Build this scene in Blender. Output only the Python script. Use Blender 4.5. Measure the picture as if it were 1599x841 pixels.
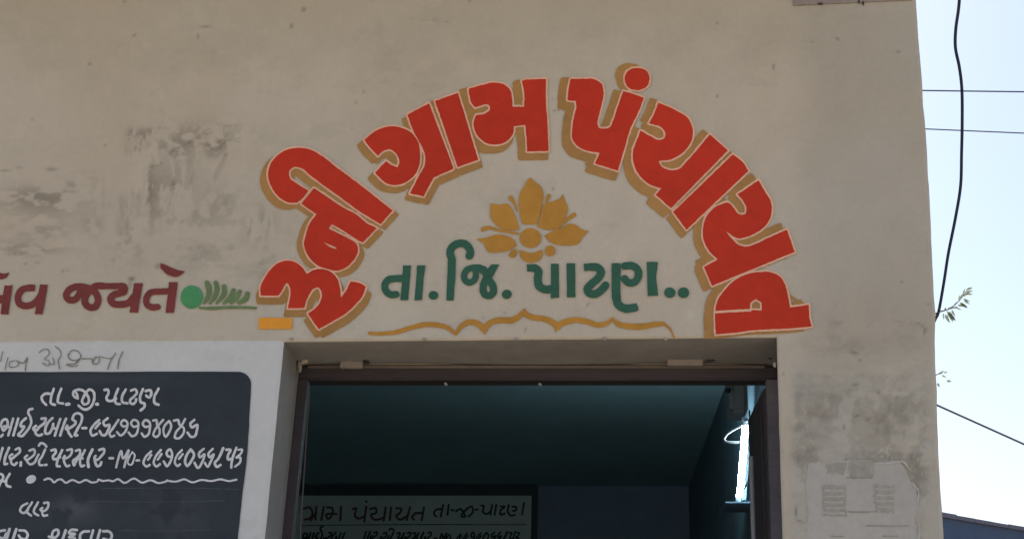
import bpy, math, random
import numpy as np
from mathutils import Vector, Matrix
from mathutils.geometry import delaunay_2d_cdt
random.seed(7); rng = np.random.default_rng(11)
scene = bpy.context.scene
for o in list(bpy.data.objects): bpy.data.objects.remove(o)
C = scene.collection

# ------------------------------------------------------------------ camera
TILT = math.radians(18.0); CAMY = -3.0; CAMZ = 1.45; FPX = 2100.0; CX, CY = 950.0, 420.5
cam_d = bpy.data.cameras.new('camera'); cam = bpy.data.objects.new('camera', cam_d); C.objects.link(cam)
cam.location = (0, CAMY, CAMZ); cam.rotation_euler = (math.pi/2 + TILT, 0, 0)
cam_d.sensor_width = 36; cam_d.lens = FPX/1599*36
cam_d.shift_x = (799.5-CX)/1599.0
cam_d.clip_start = 0.05; cam_d.clip_end = 2000
scene.camera = cam
scene.render.resolution_x = 1024; scene.render.resolution_y = 538

# ------------------------------------------------------------------ light: the sun stands behind the building
SUN_EL, SUN_AZ = math.radians(54), math.radians(-24)     # azimuth from +Y towards +X
w = bpy.data.worlds.new('World'); scene.world = w; w.use_nodes = True
nt = w.node_tree; nt.nodes.clear()
sky = nt.nodes.new('ShaderNodeTexSky'); sky.sky_type = 'NISHITA'; sky.sun_disc = False
sky.sun_elevation = SUN_EL; sky.sun_rotation = SUN_AZ
sky.air_density = 1.0; sky.dust_density = 2.4; sky.ozone_density = 0.2
bg = nt.nodes.new('ShaderNodeBackground'); bg.inputs[1].default_value = 0.145
wo = nt.nodes.new('ShaderNodeOutputWorld')
nt.links.new(sky.outputs[0], bg.inputs[0]); nt.links.new(bg.outputs[0], wo.inputs[0])
sd = bpy.data.lights.new('sun', 'SUN'); sd.energy = 4.8; sd.angle = math.radians(0.5); sd.color = (1, .94, .84)
sun = bpy.data.objects.new('sun', sd); C.objects.link(sun)
dvec = Vector((math.sin(SUN_AZ)*math.cos(SUN_EL), math.cos(SUN_AZ)*math.cos(SUN_EL), math.sin(SUN_EL)))
sun.rotation_euler = dvec.to_track_quat('Z', 'Y').to_euler(); sun.location = (6, 12, 14)
scene.view_settings.view_transform = 'Standard'; scene.view_settings.look = 'None'
scene.view_settings.exposure = 0.48; scene.view_settings.gamma = 1.0
scene.render.engine = 'CYCLES'

# ------------------------------------------------------------------ pixel <-> plane
ct, st = math.cos(TILT), math.sin(TILT)
def ray(px, py):
    u = (px-CX)/FPX; v = -(py-CY)/FPX
    return u, ct - v*st, st + v*ct
def at(px, py, Y=0.0):
    """the point of the vertical plane y = Y seen at photo pixel px, py"""
    a, b, c = ray(px, py); t = (Y-CAMY)/b
    return (a*t, Y, CAMZ + c*t)
def at_np(P, Y=0.0):
    P = np.asarray(P, float)
    u = (P[:, 0]-CX)/FPX; v = -(P[:, 1]-CY)/FPX
    b = ct - v*st; t = (Y-CAMY)/b
    return np.stack([u*t, np.full(len(P), Y), CAMZ + (st+v*ct)*t], 1)
def to_px(x, y, z):
    dy = y-CAMY; dz = z-CAMZ
    f = dy*ct + dz*st; up = -dy*st + dz*ct
    return CX + FPX*x/f, CY - FPX*up/f

# ------------------------------------------------------------------ materials
def srgb(r, g, b):
    f = lambda c: (c/255/12.92 if c/255 <= .04045 else ((c/255+.055)/1.055)**2.4)
    return (f(r), f(g), f(b), 1)
def mat(name, col, rough=.8, var=.12, scale=40, bump=.0, bscale=120, attr=None, metal=0, stretch=None, var2=None, edge_wear=0, coat=0):
    m = bpy.data.materials.new(name); m.use_nodes = True
    t = m.node_tree; N = t.nodes; L = t.links
    b = N['Principled BSDF']; b.inputs['Roughness'].default_value = rough; b.inputs['Metallic'].default_value = metal
    b.inputs['Specular IOR Level'].default_value = .3
    tc = N.new('ShaderNodeTexCoord'); mp = N.new('ShaderNodeMapping')
    geo = N.new('ShaderNodeNewGeometry')
    L.new(geo.outputs['Position'], mp.inputs[0])
    if stretch: mp.inputs['Scale'].default_value = stretch
    nz = N.new('ShaderNodeTexNoise'); nz.inputs['Scale'].default_value = scale; nz.inputs['Detail'].default_value = 6
    nz.inputs['Roughness'].default_value = .62
    L.new(mp.outputs[0], nz.inputs['Vector'])
    nz2 = N.new('ShaderNodeTexNoise'); nz2.inputs['Scale'].default_value = scale/9; nz2.inputs['Detail'].default_value = 3
    L.new(mp.outputs[0], nz2.inputs['Vector'])
    add = N.new('ShaderNodeMath'); add.operation = 'ADD'; L.new(nz.outputs[0], add.inputs[0]); L.new(nz2.outputs[0], add.inputs[1])
    mr = N.new('ShaderNodeMapRange'); mr.inputs['From Min'].default_value = .7; mr.inputs['From Max'].default_value = 1.3
    mr.inputs['To Min'].default_value = 1-var; mr.inputs['To Max'].default_value = 1+var
    L.new(add.outputs[0], mr.inputs[0])
    vm = N.new('ShaderNodeVectorMath'); vm.operation = 'SCALE'
    if attr:
        at_ = N.new('ShaderNodeAttribute'); at_.attribute_name = attr; L.new(at_.outputs['Color'], vm.inputs[0])
    else: vm.inputs[0].default_value = col[:3]
    L.new(mr.outputs[0], vm.inputs['Scale']); L.new(vm.outputs[0], b.inputs['Base Color'])
    if bump:
        nb = N.new('ShaderNodeTexNoise'); nb.inputs['Scale'].default_value = bscale; nb.inputs['Detail'].default_value = 5
        L.new(mp.outputs[0], nb.inputs['Vector'])
        bp = N.new('ShaderNodeBump'); bp.inputs['Strength'].default_value = bump; bp.inputs['Distance'].default_value = .004
        L.new(nb.outputs[0], bp.inputs['Height']); L.new(bp.outputs[0], b.inputs['Normal'])
    return m
M = {}
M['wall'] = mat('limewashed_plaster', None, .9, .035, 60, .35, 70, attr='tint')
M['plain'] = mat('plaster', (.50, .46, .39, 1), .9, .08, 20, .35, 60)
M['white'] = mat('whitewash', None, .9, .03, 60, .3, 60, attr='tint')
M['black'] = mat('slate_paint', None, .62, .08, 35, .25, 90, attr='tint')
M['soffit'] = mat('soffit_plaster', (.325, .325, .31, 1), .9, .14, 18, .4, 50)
M['reveal'] = mat('dark_reveal_plaster', (.245, .25, .25, 1), .9, .16, 18, .4, 50)  # darker, cooler plaster tone for the left reveal
M['rod'] = mat('bluish_steel_rod', (.30, .34, .42, 1), .5, .15, 30)
M['band'] = mat('rough_band_plaster', (.27, .245, .235, 1), .9, .15, 30, .5, 50)
M['fadeblock'] = mat('stained_paper', (.345, .342, .31, 1), .9, .16, 60, .2, 90)
M['tornpaper'] = mat('bare_torn_paper', (.47, .47, .44, 1), .9, .10, 60, .2, 90)
M['darkwall'] = mat('dark_blue_partition', (.20, .29, .36, 1), .9, .2, 9, .2, 40)
M['red'] = mat('red_enamel', (.51, .033, .012, 1), .75, .11, 28, .12, 80)
M['cream'] = mat('cream_outline_paint', (.76, .47, .33, 1), .7, .10, 40, .1, 80)
M['ochre'] = mat('ochre_shade_paint', (.385, .215, .070, 1), .7, .15, 30, .12, 80)
M['gold'] = mat('golden_paint', (.47, .240, .038, 1), .7, .17, 32, .12, 80)
M['orange'] = mat('orange_paint', (.78, .34, .035, 1), .7, .08, 30, .1, 80)
M['green'] = mat('dark_green_enamel', (.028, .112, .070, 1), .6, .18, 34, .12, 80)
M['midgreen'] = mat('leaf_green_paint', (.07, .30, .12, 1), .7, .15, 50, .1, 80)
M['palegreen'] = mat('pale_green_paint', (.14, .22, .095, 1), .75, .2, 60, .1, 80)
M['maroon'] = mat('maroon_enamel', (.185, .036, .032, 1), .6, .18, 34, .12, 80)
M['chalk'] = mat('chalk_white_paint', (.62, .66, .70, 1), .9, .16, 110, .1, 90)
M['chalkline'] = mat('faint_chalk_line', (.085, .10, .12, 1), .9, .3, 60)
M['pencil'] = mat('pencil_grey', (.21, .22, .20, 1), .9, .3, 160)
M['wood'] = mat('painted_door_timber', (.050, .044, .052, 1), .6, .2, 14, .25, 40, stretch=(1, 1, 6))
M['woodskylit'] = mat('skylit_door_timber', (.135, .13, .15, 1), .6, .2, 14, .25, 40, stretch=(1, 1, 6))  # paler copy of the door timber, sky light mixed into its colour
M['woodedge'] = mat('pale_timber_edge', (.16, .14, .13, 1), .6, .2, 20, .2, 40)  # paler timber tone for the frame bead and lip
M['plate'] = mat('dull_zinc', (.32, .30, .28, 1), .6, .2, 40, .2, 60, metal=.2)
M['room'] = mat('mint_distemper', (.33, .52, .55, 1), .9, .1, 6, .2, 40)
M['backwall'] = mat('grey_distemper', (.20, .27, .36, 1), .9, .12, 5, .2, 40)
M['roomfloor'] = mat('cement_floor', (.10, .10, .10, 1), .8, .1, 5)
M['darkframe'] = mat('dark_board_frame', (.05, .075, .08, 1), .7, .1, 20)
M['signpanel'] = mat('sign_panel_paint', (.55, .66, .66, 1), .7, .08, 12)
M['signred'] = mat('sign_maroon_ink', (.11, .07, .07, 1), .7, .1, 30)
M['signdark'] = mat('sign_dark_ink', (.035, .065, .065, 1), .7, .1, 30)
M['cable'] = mat('black_cable_sheath', (.018, .022, .035, 1), .5, .1, 60)
M['wire'] = mat('grey_wire', (.07, .08, .09, 1), .5, .1, 60)
M['ground'] = mat('sandy_yard', (.46, .355, .25, 1), .95, .15, 2, .5, 12)
M['bark'] = mat('bark', (.12, .09, .065, 1), .9, .3, 12, .8, 30)
M['leaf'] = mat('leaf', (.055, .085, .04, 1), .7, .3, 8)
M['shed'] = mat('shed_wall_blue_grey', (.045, .080, .155, 1), .85, .12, 3, .3, 20)
M['shedroof'] = mat('shed_roof_sheet', (.09, .10, .15, 1), .6, .12, 3, .2, 20)
M['batten'] = mat('white_enamel_batten', (.6, .6, .6, 1), .4, .05, 30)
M['paper'] = mat('paper_remains', (.425, .425, .395, 1), .9, .10, 45, .3, 90)
def emis(name, col, s):
    m = bpy.data.materials.new(name); m.use_nodes = True; b = m.node_tree.nodes['Principled BSDF']
    b.inputs['Base Color'].default_value = (.8, .8, .8, 1); b.inputs['Emission Color'].default_value = col; b.inputs['Emission Strength'].default_value = s
    return m
def leafmat():
    m = bpy.data.materials.new('thin_leaf'); m.use_nodes = True; t = m.node_tree; N = t.nodes; N.clear()
    d = N.new('ShaderNodeBsdfDiffuse'); d.inputs[0].default_value = (.15, .17, .12, 1); r = N.new('ShaderNodeBsdfTranslucent'); r.inputs[0].default_value = (.22, .26, .16, 1)
    x = N.new('ShaderNodeMixShader'); x.inputs[0].default_value = .5; o = N.new('ShaderNodeOutputMaterial')
    t.links.new(d.outputs[0], x.inputs[1]); t.links.new(r.outputs[0], x.inputs[2]); t.links.new(x.outputs[0], o.inputs[0]); return m
M['leaf'] = leafmat()
M['faintprint'] = mat('faded_print', (.31, .305, .285, 1), .9, .2, 60, .1, 60)
M['tube'] = emis('lit_tube_glass', (.66, .90, 1, 1), 165.0)

# ------------------------------------------------------------------ object helpers
def link(name, me, m, parent=None):
    if m: me.materials.append(m)
    o = bpy.data.objects.new(name, me); C.objects.link(o)
    if parent: o.parent = parent
    return o
def mesh(name, V, F, m, parent=None, smooth=False):
    me = bpy.data.meshes.new(name); me.from_pydata([tuple(map(float, v)) for v in V], [], [tuple(int(i) for i in f) for f in F])
    me.update()
    if smooth: me.polygons.foreach_set('use_smooth', [True]*len(me.polygons))
    return link(name, me, m, parent)
def empty(name, label, cat, loc=(0, 0, 0), group=None):
    o = bpy.data.objects.new(name, None); C.objects.link(o); o.location = loc
    o['label'] = label; o['category'] = cat
    if group: o['group'] = group
    return o
def tag(o, label=None, cat=None, group=None, kind=None):
    if label: o['label'] = label
    if cat: o['category'] = cat
    if group: o['group'] = group
    if kind: o['kind'] = kind
    return o
def put(o, root):
    """children are built in world coordinates: undo the root's offset"""
    o.parent = root; o.matrix_parent_inverse = Matrix.Translation(root.location).inverted(); return o
def boxVF(x0, x1, y0, y1, z0, z1, bev=0):
    if not bev:
        V = [(x, y, z) for x in (x0, x1) for y in (y0, y1) for z in (z0, z1)]
        F = [(0, 1, 3, 2), (4, 6, 7, 5), (0, 4, 5, 1), (2, 3, 7, 6), (0, 2, 6, 4), (1, 5, 7, 3)]
        return V, F
    import bmesh
    bm = bmesh.new(); bmesh.ops.create_cube(bm, size=1)
    for v in bm.verts: v.co = ((x0+x1)/2+v.co.x*(x1-x0), (y0+y1)/2+v.co.y*(y1-y0), (z0+z1)/2+v.co.z*(z1-z0))
    bmesh.ops.bevel(bm, geom=bm.edges[:], offset=bev, segments=2, affect='EDGES')
    V = [tuple(v.co) for v in bm.verts]; bm.verts.index_update(); F = [[v.index for v in f.verts] for f in bm.faces]; bm.free()
    return V, F
def box(name, x0, x1, y0, y1, z0, z1, m, parent=None, bev=0):
    V, F = boxVF(x0, x1, y0, y1, z0, z1, bev); return mesh(name, V, F, m, parent)
def tubeVF(pts, r, n=10, r2=None):
    pts = [Vector(p) for p in pts]; V = []; F = []
    for i, p in enumerate(pts):
        a = pts[max(i-1, 0)]; b = pts[min(i+1, len(pts)-1)]; d = (b-a).normalized()
        ref = Vector((0, 1, 0)) if abs(d.y) < .9 else Vector((1, 0, 0))
        s = d.cross(ref).normalized(); q = s.cross(d)
        rr = r if r2 is None else r+(r2-r)*i/(len(pts)-1)
        for k in range(n):
            th = 2*math.pi*k/n; V.append(tuple(p+rr*(math.cos(th)*s+math.sin(th)*q)))
    for i in range(len(pts)-1):
        for k in range(n):
            F.append((i*n+k, i*n+(k+1) % n, (i+1)*n+(k+1) % n, (i+1)*n+k))
    F.append(tuple(range(n))); F.append(tuple((len(pts)-1)*n+k for k in reversed(range(n))))
    return V, F
def tube(name, pts, r, m, parent=None, n=10, r2=None):
    V, F = tubeVF(pts, r, n, r2); return mesh(name, V, F, m, parent, True)
def catmull(pts, n=8):
    out = []; P = [Vector(p) for p in pts]; P = [P[0]*2-P[1]]+P+[P[-1]*2-P[-2]]
    for i in range(1, len(P)-2):
        for k in range(n):
            t = k/n; a, b, c, d = P[i-1:i+3]
            out.append(.5*((2*b)+(c-a)*t+(2*a-5*b+4*c-d)*t*t+(3*b-a-3*c+d)*t**3))
    out.append(P[-2]); return out

# ------------------------------------------------------------------ hand lettering: strokes and outlines -> distance field -> contour -> mesh
FR = {'P': (0, 0, 1)}
for k, (x, y) in {'F1': (400, 220), 'F2': (400, 330), 'F3': (400, 405), 'F4': (560, 195), 'F5': (640, 120), 'F6': (860, 95), 'F7': (860, 170),
                  'F8': (960, 220), 'F9': (1060, 270), 'F10': (1060, 410), 'F11': (580, 360), 'F13': (730, 270), 'F14': (730, 320),
                  'F15': (560, 470), 'F16': (0, 390)}.items(): FR[k] = (x, y, 1599/240)
FR['F12'] = (810, 380, 1599/280); FR['F17'] = (200, 390, 1599/210); FR['F18'] = (0, 530, 1423/220)
FR['L'] = (50, 585, 7.995); FR['H'] = (0, 757, 7.995)
for k, (x, y) in {'A': (0, 640), 'B': (120, 640), 'G2': (240, 640), 'D': (0, 680), 'E': (120, 680), 'G': (240, 680)}.items(): FR[k] = (x, y, 9.994)
FR['I'] = (440, 740, 1599/420)

def parse(s, fr):
    pts = []
    for t in s.split():
        if t[0] == '@': fr = t[1:]; continue
        corner = t.endswith('*'); t = t.rstrip('*'); q = [float(v) for v in t.split(',')]
        ox, oy, sc = FR[fr]
        pts.append((ox+q[0]/sc, oy+q[1]/sc, corner, (q[2]/sc if len(q) > 2 else None)))
    return pts
def smooth(pts, closed, n=7):
    m = len(pts); out = []
    rngi = range(m) if closed else range(m-1)
    for i in rngi:
        p1 = np.array(pts[i][:2]); p2 = np.array(pts[(i+1) % m][:2])
        p0 = np.array(pts[i-1][:2]) if (closed or i > 0) else 2*p1-p2
        p3 = np.array(pts[(i+2) % m][:2]) if (closed or i+2 < m) else 2*p2-p1
        L = np.linalg.norm(p2-p1)+1e-9
        def tan(a, b, c):
            la, lb = np.linalg.norm(b-a)+1e-9, np.linalg.norm(c-b)+1e-9
            t = ((b-a)/la*lb+(c-b)/lb*la)/(la+lb); return t
        t1 = (p2-p1)/L if pts[i][2] else tan(p0, p1, p2)
        t2 = (p2-p1)/L if pts[(i+1) % m][2] else tan(p1, p2, p3)
        for k in range(n):
            t = k/n; h = (2*t**3-3*t*t+1, t**3-2*t*t+t, -2*t**3+3*t*t, t**3-t*t)
            q = h[0]*p1+h[1]*t1*L+h[2]*p2+h[3]*t2*L
            w1, w2 = pts[i][3], pts[(i+1) % m][3]
            out.append((q[0], q[1], None if w1 is None or w2 is None else w1+(w2-w1)*t))
    if not closed: out.append((pts[-1][0], pts[-1][1], pts[-1][3]))
    return out
class Shape:
    """list of (sign, kind, pts, radius): '+' poly / stroke / ellipse, '-' the same cut out"""
    def __init__(s, fr): s.fr = fr; s.it = []
    def poly(s, t, sign=1): s.it.append((sign, 'p', np.array([q[:2] for q in smooth(parse(t, s.fr), True)]), 0)); return s
    def sharp(s, t, sign=1): s.it.append((sign, 'p', np.array([q[:2] for q in parse(t, s.fr)]), 0)); return s
    def cut(s, t): return s.poly(t, -1)
    def stroke(s, t, wd, sign=1):
        q = smooth(parse(t, s.fr), False, 5); sc = FR[s.fr][2]
        R = np.array([(wd/sc if a[2] is None else a[2])/2 for a in q])
        s.it.append((sign, 's', np.array([a[:2] for a in q]), R)); return s
    def disc(s, x, y, rx, ry=None, rot=0, sign=1):
        ox, oy, sc = FR[s.fr]; ry = ry or rx; a = np.linspace(0, 2*np.pi, 40, endpoint=False)
        ex, ey = rx*np.cos(a), ry*np.sin(a); c, d = math.cos(rot), math.sin(rot)
        s.it.append((sign, 'p', np.stack([ox+(x+ex*c-ey*d)/sc, oy+(y+ex*d+ey*c)/sc], 1), 0)); return s
    def bounds(s):
        A = np.concatenate([i[2] for i in s.it if i[0] > 0]); r = max([float(np.max(i[3])) if i[1] == 's' else 0 for i in s.it])
        return A[:, 0].min()-r, A[:, 1].min()-r, A[:, 0].max()+r, A[:, 1].max()+r
    def sdf(s, X, Y):
        D = np.full(X.shape, 1e9)
        for sign, kind, P, R in s.it:
            A, B = (P, np.roll(P, -1, 0)) if kind == 'p' else (P[:-1], P[1:])
            d = np.full(X.shape, 1e9); ins = np.zeros(X.shape, bool)
            for k in range(len(A)):
                ax, ay = A[k]; bx, by = B[k]; dx, dy = bx-ax, by-ay; LL = dx*dx+dy*dy+1e-12
                t = np.clip(((X-ax)*dx+(Y-ay)*dy)/LL, 0, 1)
                e = np.hypot(X-ax-t*dx, Y-ay-t*dy)
                if kind == 's': e = e-(R[k]+(R[k+1]-R[k])*t)
                d = np.minimum(d, e)
                if kind == 'p' and ay != by:
                    c = ((ay > Y) != (by > Y)) & (X < (bx-ax)*(Y-ay)/(by-ay)+ax); ins ^= c
            if kind == 'p': d = np.where(ins, -d, d)
            D = np.minimum(D, d) if sign > 0 else np.maximum(D, -d)
        return D
def contours(D, xs, ys):
    ny, nx = D.shape; neg = D < 0
    cs = neg[:-1, :-1].astype(int)+2*neg[:-1, 1:]+4*neg[1:, 1:]+8*neg[1:, :-1]
    TB = {1: [(3, 0)], 2: [(0, 1)], 3: [(3, 1)], 4: [(1, 2)], 5: [(3, 2), (1, 0)], 6: [(0, 2)], 7: [(3, 2)], 8: [(2, 3)], 9: [(2, 0)],
          10: [(0, 3), (2, 1)], 11: [(2, 1)], 12: [(1, 3)], 13: [(1, 0)], 14: [(0, 3)]}
    nxt = {}
    jj, ii = np.nonzero((cs > 0) & (cs < 15))
    def key(j, i, e): return ('h', j, i) if e == 0 else ('v', j, i+1) if e == 1 else ('h', j+1, i) if e == 2 else ('v', j, i)
    def pos(k):
        t, j, i = k
        if t == 'h': a, b = D[j, i], D[j, i+1]; f = a/(a-b); return xs[i]+f*(xs[i+1]-xs[i]), ys[j]
        a, b = D[j, i], D[j+1, i]; f = a/(a-b); return xs[i], ys[j]+f*(ys[j+1]-ys[j])
    for j, i in zip(jj.tolist(), ii.tolist()):
        for a, b in TB[int(cs[j, i])]: nxt[key(j, i, a)] = key(j, i, b)
    loops = []
    while nxt:
        k0, k = next(iter(nxt.items())); lp = [pos(k0)]; del nxt[k0]
        while k in nxt: lp.append(pos(k)); k = nxt.pop(k)
        if len(lp) > 6: loops.append(np.array(lp))
    return loops
def rdp(P, eps):
    n = len(P); keep = np.zeros(n, bool); far = int(np.argmax(np.hypot(*(P-P[0]).T))); keep[[0, far]] = True
    Q = np.vstack([P, P[:1]]); stk = [(0, far), (far, n)]
    while stk:
        a, b = stk.pop()
        if b-a < 2: continue
        p, q = Q[a], Q[b]; d = q-p; L = np.hypot(*d)+1e-12; S = Q[a+1:b]-p
        e = np.abs(d[0]*S[:, 1]-d[1]*S[:, 0])/L; k = int(np.argmax(e))
        if e[k] > eps: keep[a+1+k] = True; stk += [(a, a+1+k), (a+1+k, b)]
    return P[keep]
def vnoise(X, Y, seed, oct=4, sc=1.0):
    r = np.random.default_rng(seed); T = r.random((256, 256)); out = 0; amp = 1; tot = 0
    for o in range(oct):
        x = np.asarray(X)*sc*2**o+17.3*o; y = np.asarray(Y)*sc*2**o+9.1*o
        xi = np.floor(x).astype(int); yi = np.floor(y).astype(int); fx = x-xi; fy = y-yi
        fx = fx*fx*(3-2*fx); fy = fy*fy*(3-2*fy)
        g = lambda a, b: T[a % 256, b % 256]
        out = out+amp*((g(xi, yi)*(1-fx)+g(xi+1, yi)*fx)*(1-fy)+(g(xi, yi+1)*(1-fx)+g(xi+1, yi+1)*fx)*fy); tot += amp; amp *= .55
    return out/tot
LAYER = [0]
def paint(name, sh, m, Y, parent, expand=0.0, offs=((0, 0),), h=.35, ymax=None, wob=.28, eps=.07, extra=None, plane=None):
    LAYER[0] = (LAYER[0]+1) % 14; Y = Y-LAYER[0]*.00003
    x0, y0, x1, y1 = sh.bounds(); pad = expand+2
    ox = [o[0] for o in offs]; oy = [o[1] for o in offs]
    xs = np.arange(x0-pad+min(ox), x1+pad+max(ox), h); ys = np.arange(y0-pad+min(oy), y1+pad+max(oy), h)
    X, Yg = np.meshgrid(xs, ys)
    D = None
    for dx, dy in offs:
        d = sh.sdf(X-dx, Yg-dy); D = d if D is None else np.minimum(D, d)
    D = D-expand
    if extra is not None: D = np.minimum(D, extra.sdf(X, Yg))
    if wob: D = D+wob*(vnoise(X, Yg, 5, 3, .22)-.5)*2
    if ymax is not None: D = np.maximum(D, Yg-ymax)
    loops = [rdp(l, eps) for l in contours(D, xs, ys)]
    loops = [l for l in loops if len(l) > 3]
    P = np.concatenate(loops); E = []; n0 = 0
    for l in loops: E += [(n0+k, n0+(k+1) % len(l)) for k in range(len(l))]; n0 += len(l)
    vo, _, fo, _, _, _ = delaunay_2d_cdt([Vector(map(float, p)) for p in P], E, [], 0, 1e-5)
    P = np.array([tuple(v) for v in vo]); V = at_np(P, Y) if plane is None else plane(P)
    F = []
    for a, b, c in fo:
        ar = (P[b][0]-P[a][0])*(P[c][1]-P[a][1])-(P[b][1]-P[a][1])*(P[c][0]-P[a][0])
        if abs(ar) < 1e-7: continue
        g = (P[a]+P[b]+P[c])/3; i, j = (g[0]-xs[0])/h, (g[1]-ys[0])/h
        i0, j0 = min(max(int(i), 0), len(xs)-2), min(max(int(j), 0), len(ys)-2); u, v = i-i0, j-j0
        if (D[j0, i0]*(1-u)+D[j0, i0+1]*u)*(1-v)+(D[j0+1, i0]*(1-u)+D[j0+1, i0+1]*u)*v > .02: continue
        F.append((a, b, c) if ar < 0 else (a, c, b))      # face the street
    return mesh(name, V, F, m, parent)

# ------------------------------------------------------------------ ground
def plane_grid(name, s, m):
    n = 24; V = [((i/n-.5)*s, (j/n-.5)*s, 0) for j in range(n+1) for i in range(n+1)]
    F = [(j*(n+1)+i, j*(n+1)+i+1, (j+1)*(n+1)+i+1, (j+1)*(n+1)+i) for j in range(n) for i in range(n)]
    return mesh(name, V, F, m)
tag(plane_grid('ground', 900, M['ground']), kind='structure')

# ------------------------------------------------------------------ the panchayat office: an Empty with all its parts
office = empty('office_building', 'cream plastered village office with red arched lettering over its open doorway', 'building', (0, 0, 0))
YF = .19                                                     # plane of the door frame
eP = [(1424, -140), (1432, 0), (1436, 60), (1441, 120), (1443, 160), (1447, 200), (1450, 250), (1452.5, 300), (1455, 350), (1457, 400), (1459.5, 450),
      (1462.5, 490), (1461.5, 530), (1462.5, 570), (1464.5, 605), (1464.5, 650), (1467, 700), (1469.5, 750), (1472.5, 790), (1475, 841)]
eW = sorted([(at(*p)[2], at(*p)[0]) for p in eP])
EZ = np.array([a for a, b in eW]); EX = np.array([b for a, b in eW])
def edge_x(z):
    z = np.asarray(z, float); x = np.interp(z, EZ, EX)
    return x + .0022*(vnoise(z, z*0+3.1, 3, 4, 22)-.5) + .0022*(vnoise(z, z*0+8.1, 4, 2, 5)-.5)
LZ0, LZ1 = at(443, 533)[2], at(1213, 526)[2]; LX0, LX1 = at(443, 533)[0], at(1213, 526)[0]
def lintel_z(x): return LZ0+(np.asarray(x, float)-LX0)/(LX1-LX0)*(LZ1-LZ0) + .0012*(vnoise(np.asarray(x, float), np.asarray(x, float)*0, 9, 4, 18)-.5)
def lin(z, a, b):                                            # jamb line through two photo points, on down
    (x0, _, z0), (x1, _, z1) = at(*a), at(*b); return x0+(np.asarray(z, float)-z0)/(z1-z0)*(x1-x0)
def jl(z): return np.where(z > 1.7, lin(z, (443, 533), (413, 841)), lin(1.7, (443, 533), (413, 841))) + .0015*(vnoise(z, z*0+2, 12, 4, 20)-.5)
def jr(z): return np.where(z > 1.7, lin(z, (1213, 526), (1222, 841)), lin(1.7, (1213, 526), (1222, 841))) + .001*(vnoise(z, z*0+5, 13, 3, 20)-.5)
XL, ZT, ZB = -3.9, 3.34, 0.0
def gauss(px, py, x, y, rx, ry, rot=0):
    c, s = math.cos(rot), math.sin(rot); dx, dy = px-x, py-y
    return np.exp(-(((dx*c+dy*s)/rx)**2+((-dx*s+dy*c)/ry)**2)*1.2)
def sstep(a, b, x): t = np.clip((x-a)/(b-a), 0, 1); return t*t*(3-2*t)
def boxm(px, py, x0, x1, y0, y1, s=4): return sstep(x0-s, x0+s, px)*sstep(x1+s, x1-s, px)*sstep(y0-s, y0+s, py)*sstep(y1+s, y1-s, py)
def segd(px, py, x0, y0, x1, y1):
    dx, dy = x1-x0, y1-y0; t = np.clip(((px-x0)*dx+(py-y0)*dy)/(dx*dx+dy*dy+1e-9), 0, 1); return np.hypot(px-x0-t*dx, py-y0-t*dy)
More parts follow.
